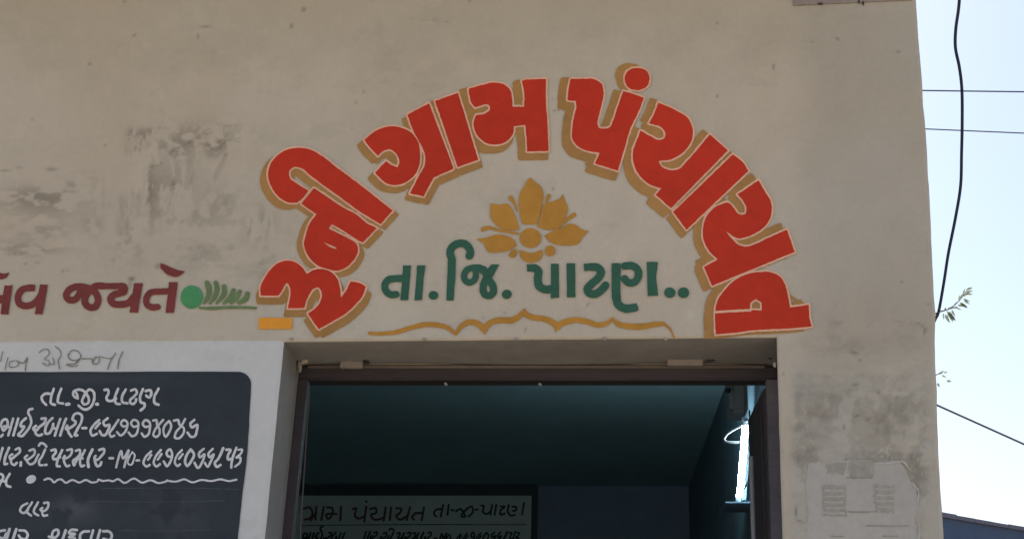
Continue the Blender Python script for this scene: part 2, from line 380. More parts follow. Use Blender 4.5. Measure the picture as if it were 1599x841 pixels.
def wall_tint(x, z):
    """limewash colour, painted-in light falloff, smears, scuffs and chips as they sit on the wall (world x, z)"""
    px, py = to_px(x, 0.0, z)
    wash = (sstep(446, 443, px+(py-533)*.097))*sstep(531, 534, py+2*(vnoise(px, py, 31, 3, .05)-.5)+(px-220)*.004)
    base = np.array([.486, .450, .370]); T = np.ones(x.shape+(3,))*base
    big = vnoise(px, py, 1, 4, .006)-.5; mid = vnoise(px, py, 2, 5, .03)-.5; fine = vnoise(px, py, 3, 4, .16)-.5
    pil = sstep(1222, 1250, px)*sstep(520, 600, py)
    T *= (1+.10*big+.07*mid+.05*fine)[..., None]
    T *= 1+(np.array([-.01, .02, .06])-.0)*(big*2)[..., None]
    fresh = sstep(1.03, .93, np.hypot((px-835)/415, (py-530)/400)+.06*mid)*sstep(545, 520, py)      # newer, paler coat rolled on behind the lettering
    T *= (1+.065*fresh+.03*sstep(400, 470, py+40*mid)*(1-fresh)*sstep(440, 380, px))[..., None]  # second term lifts the lower left: brighter light there put into the colour
    falloff = np.clip(sstep(1215, 1300, px+60*mid)*.85+sstep(150, 20, py+90*mid+40*big)*.55, 0, 1)*(1-pil)   # weaker light towards the right end and the top, painted into the wall colour
    T = T*(1-falloff[..., None])+falloff[..., None]*T*np.array([.845, .875, .91])
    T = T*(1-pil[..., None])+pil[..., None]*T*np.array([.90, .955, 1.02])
    T = T*(1-wash[..., None])+wash[..., None]*np.array([.57, .605, .61])*(1+.07*mid+.04*fine)[..., None]
    K = np.zeros(x.shape)
    n1 = vnoise(px, py, 21, 5, .075); nh = vnoise(px*.42+py*.12, py*1.0-px*.05, 22, 5, .085); nv = vnoise(px*1.3, py*.3, 23, 5, .085); nf = vnoise(px, py, 24, 4, .33)
    f = lambda n, a, b: sstep(a, b, n)
    gz = .6+.8*nf
    K += .75*gauss(px, py, 320, 212, 62, 22)*f(n1, .43, .60)*gz
    K += .70*boxm(px, py, 322, 352, 200, 246, 7)*f(n1, .34, .60)*gz
    K += .80*boxm(px, py, 197, 246, 200, 240, 8)*f(nv, .48, .60)*gz
    K += .65*gauss(px, py, 275, 232, 34, 24)*f(n1, .46, .60)*gz
    K += .60*gauss(px, py, 262, 290, 58, 55)*f(nv, .48, .62)*gz
    K += .65*gauss(px, py, 234, 300, 14, 40)*f(nv, .44, .60)*gz
    K += .55*gauss(px, py, 196, 325, 16, 38)*f(nv, .40, .62)
    K += .45*gauss(px, py, 205, 378, 30, 26)*f(n1, .42, .62)
    K += .38*gauss(px, py, 300, 330, 90, 30)*f(n1, .47, .65)
    K += .60*gauss(px, py, 60, 305, 62, 16)*f(nh, .50, .60)
    K += .62*gauss(px, py, 70, 320, 75, 26)*f(nh, .47, .60)
    K += .60*gauss(px, py, 122, 285, 28, 18)*f(nh, .42, .60)
    K += .55*gauss(px, py, 150, 310, 12, 30)*f(nv, .42, .6)
    K += .60*gauss(px, py, 143, 352, 16, 16)*f(n1, .42, .6)
    K += .80*gauss(px, py, 45, 388, 60, 12)*f(nh, .44, .58)
    K += .50*gauss(px, py, 65, 360, 50, 14)*f(nh, .50, .62)
    K += .75*gauss(px, py, 405, 352, 24, 32, .5)*f(nv, .44, .60)*gz
    K += .45*gauss(px, py, 400, 410, 30, 30)*f(nh, .46, .62)
    K += .38*gauss(px, py, 330, 395, 60, 22)*f(nh, .50, .62)
    K += .40*gauss(px, py, 350, 310, 20, 20)*f(n1, .45, .6)
    K += .30*gauss(px, py, 310, 385, 150, 60)*f(n1, .50, .7)
    K += .45*sstep(7, 1, segd(px, py, 352, 243, 336, 278)+8*(nv-.5))+.40*sstep(9, 1, segd(px, py, 300, 235, 292, 290)+10*(n1-.5))
    for a in [(199, 202, 203, 226), (349, 196, 377, 196), (350, 200, 352, 240), (247, 199, 262, 200), (186, 225, 202, 228), (4, 396, 42, 396),
              (184, 355, 205, 356), (345, 219, 372, 219), (230, 262, 256, 256), (272, 278, 262, 330)]:
        K += .5*sstep(3.0, .2, segd(px, py, *a)+9*(n1-.5))*sstep(.3, .6, nf)
    for a in [(1392, 499, 1420, 503), (1420, 503, 1446, 517), (1222, 700, 1224, 760), (1440, 470, 1452, 476), (1380, 742, 1400, 745), (1296, 706, 1340, 712), (1426, 560, 1455, 566), (640, 30, 700, 34), (1044, 505, 1052, 524)]:
        K += .38*sstep(1.8, .2, segd(px, py, *a)+5*(n1-.5))*sstep(.35, .6, nf)
    K += .10*sstep(.60, .66, vnoise(px*.5+py*.3, py*.9-px*.1, 71, 5, .045))*sstep(.4, .6, vnoise(px, py, 72, 3, .008))
    spots = [(210, 55, 4, 2.2, -.5), (140, 100, 3, 3, 0), (194, 3, 2.5, 2, 0), (320, 42, 8, 2, 0), (309, 57, 2, 5, 0), (455, 41, 2.5, 4, 0), (474, 15, 4, 4, 0), (568, 143, 2, 2, 0),
             (164, 227, 2.5, 2, 0), (50, 187, 2, 2, 0), (30, 262, 6, 1.4, 0), (80, 264, 9, 3, 0), (8, 266, 9, 1.8, 0), (40, 411, 3, 2, 0), (58, 410, 5, 1.6, 0), (98, 423, 2.5, 2.5, 0), (105, 422, 1.6, 3, 0),
             (177, 405, 3, 2, 0), (205, 436, 5, 3.5, .4), (203, 444, 2, 6, 0), (206, 434, 5, 2.5, 0), (246, 415, 4, 5, .9), (296, 223, 2.5, 2.5, 0), (866, 173, 2, 2, 0), (872, 172, 2, 1.4, .6), (1120, 36, 2, 2.4, 0), (1120, 150, 2, 3, 0), (1268, 65, 2, 1.5, 0),
             (1308, 61, 5, 2, .4), (1403, 81, 4, 2, 0), (1208, 104, 2, 5, 0), (1334, 550, 7, 2, .25), (1343, 562, 3, 2, 0), (1336, 600, 6, 2.4, -.2), (1372, 612, 3, 3, 0), (1318, 666, 2, 4, 0),
             (1356, 654, 4, 1.6, -.5), (1338, 648, 4, 1.4, 0), (1243, 798, 2, 9, 0), (1275, 829, 1.8, 4, .2), (1250, 813, 6, 1.6, .3), (1223, 583, 1.5, 3, 0), (733, 1.5, 2, 2, 0), (864, 295, 2, 2, 0),
             (788, 488, 2, 2, 0), (755, 496, 2, 1.5, 0), (918, 475, 1.6, 3, .6), (820, 514, 1.5, 4, 0), (1444, 512, 6, 1.5, .6), (1444, 518, 2, 4, 0), (1436, 505, 8, 1, .4), (1310, 503, 9, 1.4, 0), (1408, 440, 2, 2, 0), (945, 527, 4, 1.6, 0), (863, 155, 1.5, 2, 0), (556, 160, 2, 2, 0)]
    for (a, b, rx, ry, r) in spots: K += .85*np.exp(-((((px-a)*math.cos(r)+(py-b)*math.sin(r))/rx)**2+((-(px-a)*math.sin(r)+(py-b)*math.cos(r))/ry)**2)**1.3)
    # the pillar right of the door: mottled, peeling
    pm = sstep(1228, 1250, px)*sstep(1462, 1440, px)
    K += .32*pm*sstep(585, 640, py)*f(vnoise(px, py, 41, 5, .035), .50, .62)
    K += .32*pm*gauss(px, py, 1290, 632, 46, 26)*f(n1, .38, .56)
    K += .26*gauss(px, py, 1255, 680, 30, 40)*f(n1, .42, .58)
    K += .42*gauss(px, py, 1412, 648, 26, 28)*f(n1, .36, .56)
    K += .34*gauss(px, py, 1382, 668, 18, 22)*f(n1, .36, .56)
    K += .30*gauss(px, py, 1260, 715, 30, 14)*f(nh, .42, .56)
    K += .45*gauss(px, py, 1368, 714, 36, 10)*f(nh, .40, .54)
    K += .50*(sstep(1415, 1423, px)*sstep(1440, 1428, px))*sstep(704, 712, py)*sstep(790, 740, py)*f(n1, .30, .5)
    K += .25*pm*gauss(px, py, 1340, 540, 120, 14)*f(nh, .42, .58)
    K += .26*pm*gauss(px, py, 1340, 600, 100, 30)*f(nh, .48, .60)
    K += .14*pm*sstep(520, 600, py)*f(vnoise(px*.5, py, 44, 5, .11), .52, .62)
    K += .20*gauss(px, py, 1330, 515, 130, 30)*f(vnoise(px, py, 45, 5, .05), .50, .62)
    K = np.clip(K*np.where(px < 450, .66, .82), 0, .85)
    dirt = np.array([.185, .170, .138])
    T = T*(1-K[..., None])+dirt*K[..., None]
    B = np.zeros(x.shape); edge = 5*(vnoise(px, py, 51, 4, .06)-.5)*6
    for (x0, x1, y0, y1, k_) in ((1238, 1312, 612, 652, .36), (1228, 1300, 668, 705, .22), (1380, 1436, 622, 664, .34), (1362, 1400, 640, 676, .30), (1228, 1278, 700, 728, .34), (1352, 1412, 706, 722, .40),
                                 (1420, 1442, 706, 790, .42), (1230, 1420, 585, 612, .14), (1420, 1446, 800, 860, .22), (1300, 1460, 525, 545, .12)):
        B = np.maximum(B, k_*boxm(px+edge, py+edge*.6, x0, x1, y0, y1, 2.5)*(.55+.9*f(vnoise(px, py, 52, 4, .09), .35, .65)))
    B = np.clip(B*pm, 0, .7); T = T*(1-B[..., None])+np.array([.235, .225, .185])*B[..., None]
    # rows of thin white paint remains
    Wt = .5*gauss(px, py, 1400, 725, 70, 40)*f(nf, .62, .72)+.35*gauss(px, py, 1077, 490, 10, 10)+.3*gauss(px, py, 1410, 620, 60, 40)*f(n1, .58, .68)
    Wt = np.clip(Wt, 0, .6)
    T = T*(1-Wt[..., None])+np.array([.60, .59, .55])*Wt[..., None]
    return np.clip(T, .02, .9), K
def wall_relief(x, z):
    px, py = to_px(x, 0.0, z)
    r = .0006*vnoise(px, py, 61, 5, .05)+.0005*vnoise(px, py, 62, 4, .25)
    pil = sstep(1225, 1250, px)*sstep(540, 620, py)
    r += pil*.0016*sstep(.5, .6, vnoise(px, py, 41, 5, .035))
    return r
def patch(zs, x0f, x1f, nx, xs=None, z_lo=None):
    """structured grid between two edge curves; returns verts (x,z) and quads"""
    if xs is None: s = np.linspace(0, 1, nx+1)
    else: s = xs
    Z = np.repeat(zs[:, None], len(s), 1); a = x0f(zs)[:, None]; b = x1f(zs)[:, None]
    X = a+(b-a)*s[None, :]
    return X, Z
verts = []; faces = []; nverts = 0
def add_patch(X, Z, Yd):
    global nverts
    r, c = X.shape; verts.append(np.stack([X, Yd, Z], -1).reshape(-1, 3)); idx = nverts+np.arange(r*c).reshape(r, c); nverts += r*c
    faces.append(np.stack([idx[:-1, :-1], idx[:-1, 1:], idx[1:, 1:], idx[1:, :-1]], -1).reshape(-1, 4))
def rounding(d, r): d = np.clip(d, 0, r); return r*(1-np.sqrt(np.clip(1-(1-d/r)**2, 0, 1)))
st4 = .0042
zs_hi = np.concatenate([np.arange(0, .88, st4), [.88, .95, 1.09]])
# above the lintel
s_x = np.concatenate([np.linspace(XL, -1.5, 12)[:-1], np.arange(-1.5, .76, st4)]); s_x = (s_x-XL)/(.76-XL); s_x[-1] = 1
zl0 = lintel_z(np.linspace(XL, .8, 5)).mean()
zt = np.linspace(0, 1, 1); Zrel = zs_hi/zs_hi[-1]
Xg = []; Zg = []
base_x = XL+(s_x)*(.0)
for k, q in enumerate(Zrel):
    zr = LZ0+q*(ZT-LZ0); xe = float(edge_x(np.array([zr]))[0]); xx = XL+s_x*(xe-XL)
    z0 = lintel_z(xx); z0 = np.where(xx < LX0, LZ0, np.where(xx > LX1, LZ1, z0)); Xg.append(xx); Zg.append(z0+q*(ZT-z0))
Xg, Zg = np.array(Xg), np.array(Zg)
inop = (Xg > LX0-.004) & (Xg < LX1+.004)
Yd = wall_relief(Xg, Zg)+np.where(inop, rounding(Zg-lintel_z(Xg), .005), 0)+rounding(edge_x(Zg)-Xg, .012)
add_patch(Xg, Zg, Yd)
# left and right of the doorway
for (x0f, x1f, side) in ((lambda z: np.full(z.shape, XL), jl, 'L'), (jr, edge_x, 'R')):
    zz = np.concatenate([[ZB, .5, 1.0, 1.4, 1.65], np.arange(1.72, LZ0, st4)]);
    zz = np.append(zz[zz < LZ0-.002], LZ0) if side == 'L' else np.append(zz[zz < LZ1-.002], LZ1)
    if side == 'L': s = np.concatenate([np.linspace(XL, -1.5, 12)[:-1], np.arange(-1.5, LX0, st4)]); s = (s-XL)/(LX0-XL); s[-1] = 1
    else: s = np.linspace(0, 1, 105)
    X, Z = patch(zz, x0f, x1f, 0, s)
    Yd = wall_relief(X, Z)
    if side == 'L': Yd = Yd+rounding(jl(Z)-X, .004)
    else: Yd = Yd+rounding(X-jr(Z), .004)+rounding(edge_x(Z)-X, .012)
    add_patch(X, Z, Yd)
V = np.concatenate(verts); F = np.concatenate(faces)
me = bpy.data.meshes.new('front_wall'); me.vertices.add(len(V)); me.vertices.foreach_set('co', V.ravel())
me.loops.add(len(F)*4); me.loops.foreach_set('vertex_index', F.ravel().astype(np.int32)); me.polygons.add(len(F))
me.polygons.foreach_set('loop_start', np.arange(0, len(F)*4, 4, dtype=np.int32)); me.update(calc_edges=True); me.validate()
me.polygons.foreach_set('use_smooth', [True]*len(me.polygons))
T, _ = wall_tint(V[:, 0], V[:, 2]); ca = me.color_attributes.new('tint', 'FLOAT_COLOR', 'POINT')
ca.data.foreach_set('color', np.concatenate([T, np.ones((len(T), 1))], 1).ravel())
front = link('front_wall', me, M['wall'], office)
# side wall on the right, following the ragged corner; roof, parapet, back and inner faces
zz = np.concatenate([[0, .6, 1.2, 1.6], np.arange(1.75, 3.2, .012), [ZT]]); ex = edge_x(zz)
V = []; F = []
for i, (z, x) in enumerate(zip(zz, ex)):
    for y in (.012, .06, 1, 3, 6.25): V.append((x if y < .1 else max(x, .80)*0+x, y, z))
for i in range(len(zz)-1):
    for k in range(4): a = i*5+k; F.append((a, a+1, a+6, a+5))
mesh('side_wall', V, F, M['plain'], office)
box('side_wall', XL-.25, XL, .0, 6.25, 0, ZT, M['plain'], office)
box('back_wall', XL, .74, 6.05, 6.25, 0, ZT-.002, M['plain'], office)
box('roof', XL-.02, .735, .02, 6.04, 2.92, 3.06, M['plain'], office)
box('parapet_cap', XL-.3, at(1428, 0)[0]-.004, -.006, .26, ZT, ZT+.06, M['plain'], office)
box('unseen_overhang', XL-.02, .66, -.46, .02, ZT+.065, ZT+.16, M['plain'], office)  # out of view, added to darken the top of the wall
# thin plaster band that crosses the top right of the wall
b0 = at(1239, 9.5); b1 = at(1424, 1)
mesh('plaster_band', [(b0[0], -.004, b0[2]), (b1[0], -.004, b1[2]), (b1[0], -.004, b1[2]+.05), (b0[0], -.004, b0[2]+.05),
                      (b0[0], .004, b0[2]), (b1[0], .004, b1[2]), (b1[0], .004, b1[2]+.05), (b0[0], .004, b0[2]+.05)],
     [(0, 1, 2, 3), (4, 5, 1, 0), (4, 0, 3, 7), (1, 5, 6, 2)], M['band'], office)
rubble_marks = [(1281, 6, .008, .0035), (1341, 3, .003, .006), (1348, 5, .003, .007)]
# reveals and soffit of the opening
pl0 = at(466, 566, YF); pl1 = at(438, 841, YF); pr0 = at(1214, 566, YF); pr1 = at(1224, 841, YF)
def reveal(name, front_pts, back_pts, m, flip=False, n=6):
    V = []; F = []; k = len(front_pts)
    for j in range(n+1):
        for a, b in zip(front_pts, back_pts):
            t = j/n; p = Vector(a).lerp(Vector(b), t); V.append(p)
    for j in range(n):
        for i in range(k-1):
            q = (j*k+i, j*k+i+1, (j+1)*k+i+1, (j+1)*k+i); F.append(q[::-1] if flip else q)
    return mesh(name, V, F, m, office, True)
xs = np.linspace(LX0, LX1, 90); bz = np.interp(xs, [LX0, LX1], [pl0[2], pr0[2]]); bx = np.interp(xs, [LX0, LX1], [pl0[0], pr0[0]])
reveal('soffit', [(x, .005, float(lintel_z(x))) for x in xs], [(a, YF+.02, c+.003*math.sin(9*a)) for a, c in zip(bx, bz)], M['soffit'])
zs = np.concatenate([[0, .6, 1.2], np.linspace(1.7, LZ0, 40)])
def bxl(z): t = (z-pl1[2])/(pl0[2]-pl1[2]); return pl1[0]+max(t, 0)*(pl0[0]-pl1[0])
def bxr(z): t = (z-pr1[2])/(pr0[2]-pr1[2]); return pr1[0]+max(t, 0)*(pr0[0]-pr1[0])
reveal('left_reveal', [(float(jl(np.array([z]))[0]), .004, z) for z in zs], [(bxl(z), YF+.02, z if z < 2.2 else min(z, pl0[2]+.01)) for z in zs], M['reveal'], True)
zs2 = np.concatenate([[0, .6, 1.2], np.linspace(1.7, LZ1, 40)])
reveal('right_reveal', [(float(jr(np.array([z]))[0]), .004, z) for z in zs2], [(bxr(z), YF+.02, z if z < 2.2 else min(z, pr0[2]+.01)) for z in zs2], M['woodskylit'])
# wall body behind the plaster face, around the opening
box('lintel', pl0[0]-.05, pr0[0]+.05, YF+.02, .33, pl0[2]-.0, 2.92, M['plain'], office)
box('inner_wall', XL, pl1[0]-.03, YF+.05, .33, 0, 2.92, M['room'], office)
box('inner_wall', max(pr0[0], pr1[0])+.012, .73, YF+.05, .33, 0, 2.92, M['wood'], office)
# door frame: head and two posts, with a paler inner arris
fr = box('door_frame', pl0[0]+.0, pr0[0]+.0, YF+.012, YF+.075, at(800, 591, YF)[2], pl0[2]-.006, M['wood'], office, .004)
def post(pA, pB, wA, name='door_post', side=1):
    (xa, _, za), (xb, _, zb) = pA, pB
    V = []; x_lo = xb+(xb-xa)/(zb-za)*(0-zb)*0
    for (x, z) in ((x_lo, 0), (xb, zb), (xa, za)):
        for (dx, y) in ((0, YF+.010), (wA*side, YF+.010), (wA*side, YF+.040), (0, YF+.040)): V.append((x+dx, y, z))
    F = [(i*4+k, i*4+(k+1) % 4, i*4+4+(k+1) % 4, i*4+4+k) for i in range(2) for k in range(4)]
    return mesh(name, V, F, M['wood'] if side > 0 else M['woodskylit'], fr)
hz = at(800, 591, YF)[2]
post((pl0[0]+.001, 0, hz), (pl1[0]+.001, 0, pl1[2]), .022, side=1)
post((pr0[0]-.001, 0, hz), (pr1[0]-.001, 0, pr1[2]), .026, side=-1)
e0 = at(483.5, 604, YF+.08); e1 = at(468, 841, YF+.08)
tube('frame_bead', [e0, e1, (e1[0]-.03, e1[1], e1[2]-.3)], .0016, M['woodedge'], fr, 6)
a0 = at(480, 573, YF+.008); a1 = at(1194, 573, YF+.008)
V, F = boxVF(a0[0], a1[0], YF+.004, YF+.013, a0[2]-.003, a0[2]+.004, .0015); mesh('frame_lip', V, F, M['woodedge'], fr)
# little zinc plates wedged over the frame, a screw head, crumbled plaster
def plate(p0, p1, y0=YF-.012, rot=0):
    a = at(*p0, y0); b = at(*p1, y0); V, F = boxVF(a[0], b[0], y0, y0+.016, b[2], a[2], .0018); return mesh('zinc_plate', V, F, M['plate'], fr)
plate((531, 563), (566, 574)); plate((1042, 558), (1098, 570))
for x, y in ((696, 599.5), (843, 600)): 
    p = at(x, y, YF+.004); V, F = tubeVF([(p[0], YF-.002, p[2]), (p[0], YF+.016, p[2])], .0035, 8); mesh('screw_head', V, F, M['plate'], fr)
def rubble(px, py, r, Y, m, seed, name='loose_plaster', parent=None):
    import bmesh
    bm = bmesh.new(); bmesh.ops.create_icosphere(bm, subdivisions=2, radius=1); rr = random.Random(seed); c = at(px, py, Y)
    for v in bm.verts: v.co *= rr.uniform(.7, 1.2)
    V = [(c[0]+v.co.x*r[0], c[1]+v.co.y*r[1], c[2]+v.co.z*r[2]) for v in bm.verts]; bm.verts.index_update(); F = [[v.index for v in f.verts] for f in bm.faces]; bm.free()
    return mesh(name, V, F, m, parent or office)
rubble(475, 563, (.010, .012, .011), YF-.02, M['plain'], 1); rubble(468, 571, (.006, .01, .014), YF-.02, M['soffit'], 2)
rubble(572, 565, (.008, .01, .005), YF-.01, M['wood'], 4)
rubble(972, 556, (.026, .01, .006), YF-.012, M['wood'], 6); rubble(1020, 559, (.035, .008, .003), YF-.012, M['wood'], 8)
rubble(1110, 561, (.014, .01, .005), YF-.012, M['wood'], 9); rubble(1203, 556, (.012, .012, .008), YF-.03, M['wood'], 10)
for x, y, a, b in rubble_marks: rubble(x, y, (a, .002, b), -.004, M['wood'], int(x), 'band_chip')
for x in (455, 663, 806, 944, 1040): rubble(x, 529, (.0045, .004, .0035), -.001, M['soffit'], int(x), 'nail_stub')
rubble(1210, 569, (.004, .006, .006), .03, M['plain'], 77)

# paper pasted on the pillar, mostly torn off
ps = Shape('P').sharp('1262,722 1300,719 1352,722 1404,718 1412,730 1420,748 1432,762 1434,790 1428,812 1434,841 1436,900 1256,900 1259,841 1262,800 1258,760')
pp = paint('poster_remains', ps, M['paper'], -.0001, office, h=.8, wob=2.2, eps=.25)
for t in ('1284,756 1322,757 1322,806 1286,804', '1364,756 1404,757 1402,800 1366,798', '1290,724 1322,722 1318,742 1292,738', '1324,716 1366,716 1364,746 1326,744'):
    paint('stained_patch', Shape('P').sharp(t), M['fadeblock'], -.0006, pp, h=.6, wob=3.5, eps=.25)
for t in ('1282,721,2 1300,719,2.6 1326,720,1', '1362,722,1 1385,723,2.6 1412,721,3 1420,732,1.2', '1424,752,1 1434,766,3 1433,784,1.4', '1432,806,1 1436,822,2.4 1434,846,2'):
    paint('torn_edge', Shape('P').stroke(t, 2), M['tornpaper'], -.0016, pp, h=.4, wob=1.6, eps=.15)
for k, (x0, x1, y) in enumerate([(1288, 1316, 765), (1290, 1318, 774), (1288, 1316, 783), (1290, 1320, 792), (1286, 1318, 800), (1368, 1398, 763), (1370, 1396, 772), (1368, 1398, 781), (1372, 1394, 790), (1322, 1362, 745), (1318, 1370, 798), (1298, 1318, 836), (1352, 1420, 820), (1378, 1402, 836)]):
    paint('printed_line', Shape('P').stroke(f'{x0},{y} {(x0+x1)/2},{y+.6} {x1},{y}', 2.6 if k < 9 else 1.8), (M['paper'] if k < 9 else M['faintprint']), -.0011, pp, h=.5, wob=.8, eps=.2)

# ------------------------------------------------------------------ red arched lettering
RED = [
 (Shape('F3').poly('50,374* 42,310 75,215 140,115 230,35 330,10 420,35 490,95 525,150* 600,108 690,98 780,130 840,195 872,290 880,400* 935,320 985,226* 1070,240 1140,280* 1110,370 1040,460 930,560 790,645 650,722* 590,640 540,560* 615,505 670,430 682,350 650,292 600,300 550,370 520,430 500,503* 330,505* 348,420 355,310 322,245 290,275 275,315 230,375*'),
  [(-4, 11), (6, 11)]),
 (Shape('F1').poly('600,490* 730,575 900,690 1040,765 @F2 1150,120 1255,172* 1110,322* 1030,280 930,215 785,130* 755,180* 860,230 960,280 1040,335 1060,400 1030,480 950,570 840,615 750,600 620,548 540,460 498,340 515,250 560,120 630,30* @F1 470,652*').stroke('@F2 712,325,8 770,358,24 830,382,14', 20, -1),
  [(-9, 3), (7, 7)]),
 (Shape('F1').poly('545,518* 490,590 425,642* 340,640 245,590 165,490 125,370 150,240 220,150 330,88 450,72 570,92 690,160 830,268 1000,395 1200,550 1422,725* @F2 1293,132* @F1 1060,722 900,603 700,463 560,355 470,285 400,270 352,300 340,350 360,402* 450,460'),
  [(-10, 8), (6, 6)]),
 (Shape('F4').poly('60,155* 130,95 230,38 340,15 460,35 560,92 620,180 640,300 630,420 590,510 500,590 400,625 300,610 220,550 172,498* 230,435 285,378* 350,420 405,440* 425,385 410,330 370,280 320,255 260,270 202,322* 150,270 90,200'),
  [(-9, 9), (-2, 10)]),
 (Shape('F4').poly('@P 636,179* 670,161.5* @F4 990,455* 780,548* 675,745* 535,712* 610,560 690,400 692,320 650,210 580,85'),
  [(-6, 8), (6, 10)]),
 (Shape('F4').poly('@P 679.5,158* 715,145* @F4 1245,362* 1030,440*'), [(-6, 3), (4, 10)]),
 (Shape('F5').poly('610,125* 750,85 880,60 980,80 1045,140 1062,220 1068,310* 1190,312* 1192,180 1165,45* 1200,28* 1415,25* 1415,250 1432,500 1443,772* 1220,775* 1215,640 1200,500* 1080,515* 1078,570 1040,640 970,690 890,705 800,690 720,630 670,540 665,460 690,400* 800,372 832,340 825,300 790,285 740,298 680,318* 640,270 622,200'),
  [(-12, 3), (-12, 11), (-3, 11)]),
 (Shape('F6').poly('205,190* 330,188 460,195 530,245 550,330 530,460 500,570 485,650 500,695 560,705 615,690 645,630 690,500 755,315* 860,345 970,385* 900,560 @F7 830,200 765,420 698,642* 460,570* 510,455* 400,440 290,395 225,310 @F6 225,700 240,590 265,480 260,418* 175,412* 185,300'),
  [(-13, 0), (-13, 11), (-5, 13)]),
 (Shape('F6').poly('768,190 800,108 900,75 1000,110 1028,190 995,270 900,305 805,275'), [(-12, -5), (-10, 1)]),
 (Shape('F6').poly('1120,435* 1300,515 1430,600 1478,720 @F7 1475,300 1400,430 1280,515 1120,545* 1160,605 1240,637 1340,620 1420,540 @P 1108.5,210* 1136.5,235* @F8 585,700* 425,560* 485,492* 390,465 290,395 215,290 188,190 190,90* @F7 935,228* 1040,285 1130,325 1180,305 1192,250 1150,190 1080,165 1022,150* 1065,70'),
  [(-11, -5), (-10, 5), (-12, 12)]),
 (Shape('F8').poly('1228,140* 1330,220 1390,312* @F9 80,590* @F8 608,738*'), [(-5, -2), (-8, 10)]),
 (Shape('F9').poly('830,75* 900,200 955,290 968,380 930,510 840,600 730,655 620,680 490,605* 560,690 620,745 700,765 800,735 950,665 1125,588* 1205,820* @F10 345,240* 262,42* @P 1121,405* @F9 320,815 260,700 250,590 290,450 370,355* 440,325 510,308 570,360 610,415 650,432 695,420 703,370 670,290 610,222*'),
  [(-11, -8), (-12, 0), (-12, 6)]),
 (Shape('F10').poly('385,745* 378,620 380,500 410,380 480,280 570,190 700,122 850,95 960,100 1060,150 1110,240 1140,370 1155,465* 1195,460* 1350,435* 1365,600 1385,660* 1300,670 1000,690 800,700 600,725').sharp('738,490 742,420 800,375 862,415 862,495', -1).stroke('365,515 560,502 745,492', 26, -1),
  [(-14, -3), (-15, 5)]),
]
for k, (sh, offs) in enumerate(RED):
    o = paint('painted_letter', sh, M['red'], -.0030-.00001*k, office, h=.45, wob=.55)
    paint('outline', sh, M['cream'], -.0022-.00004*k, o, expand=2.8, h=.5, ymax=528, wob=.9)
    ext = Shape('F10').sharp('1190,470 1205,387 1315,378 1335,450') if k == 12 else None
    paint('drop_shade', sh, M['ochre'], -.0012-.00004*k, o, expand=2.6, offs=offs, h=.65, ymax=528.3, wob=.5, extra=ext)
bar = paint('painted_bar', Shape('F3').sharp('28,603 375,607 373,722 25,722'), M['orange'], -.0024, office, h=.5, wob=.6, eps=.12)

# ------------------------------------------------------------------ golden flower and scalloped line
paint('petal', Shape('F13').poly('655,45* 700,90 770,150 790,220 770,350 745,460 718,532* 570,530* 545,430 535,330 545,220 600,120 622,75'), M['gold'], -.0024, office)
paint('petal', Shape('F13').poly('245,315* 330,330 420,320 470,390 510,480 540,590* 400,590 330,560 250,480 236,400'), M['gold'], -.0024, office)
paint('petal', Shape('F13').poly('992,215* 1012,280 1045,370 1010,470 935,565* 850,590 722,560* 760,460 790,330 900,290 970,255'), M['gold'], -.0024, office)
paint('petal', Shape('F13').poly('92,685* 200,670 300,640 400,650 480,690 512,755* 440,800 330,820 220,820 165,730'), M['gold'], -.0024, office)
paint('petal', Shape('F13').poly('1264,603* 1200,590 1120,535 1060,525 980,570 880,610 800,650* 860,715 950,745 1080,750 1150,735 1210,650'), M['gold'], -.0024, office)
paint('petal', Shape('F14').poly('540,465* 590,480 660,498 720,485 775,462* 782,520 740,575 660,597 580,572 545,520'), M['gold'], -.0024, office)
paint('flower_centre', Shape('F13').disc(655, 675, 112, 102), M['gold'], -.0024, office)
for t in ('450,255,44 490,320,26 512,395,14', '845,238,44 822,300,24', '1110,432,44 1035,480,34 960,550,36 900,600,24', '160,585,44 205,568,36 320,592,26 430,612,24 525,632,22'):
    paint('stamen', Shape('F13').stroke(t, 30), M['gold'], -.0023, office, wob=.3)
paint('flower_bud', Shape('F14').disc(860, 475, 56, 54), M['gold'], -.0024, office); paint('flower_bud', Shape('F14').poly('430,520 470,470 505,455 512,500 490,542 450,545'), M['gold'], -.0024, office)
sc = Shape('F15').stroke('110,332,30 250,335,36 380,322,44 520,282,46 680,243,50 830,247,50 930,275,46 1012,340,30', 40)
sc.stroke('1012,338,34 1060,268,44 1150,215,56 1230,228,58 1305,305,40', 45).stroke('1308,335,10 1318,280,60 1370,220,56 1450,198,58 1600,200,60 @P 808,496 819,486', 8)
sc = Shape('F15').stroke('110,332,30 250,335,36 380,322,44 520,282,46 680,243,50 830,247,50 930,275,46 1012,340,30', 40)
sc.stroke('1012,338,34 1060,268,44 1150,215,56 1230,228,58 1305,290,60', 45).stroke('1310,345,8 1318,280,60 1370,222,56 1450,198,60 1590,200,62', 50)
sc.stroke('@P 798,500,9 808,495.5,9 819,484,5', 8).stroke('@F12 52,585,14 62,625,50 120,655,50 220,668,48 300,700,52 350,735,60', 50).stroke('@F12 325,785,6 345,738,50 410,700,54 500,680,48 600,692,48 720,725,44 790,705,38 838,662,16', 50)
sc.stroke('@F12 838,665,16 880,710,46 980,736,52 1100,738,52 1220,718,46 1290,712,34', 50).stroke('@F12 1290,712,28 1345,755,18 1385,838,14', 20)
paint('scalloped_line', sc, M['gold'], -.0020, office, h=.5, ymax=528, wob=.35)

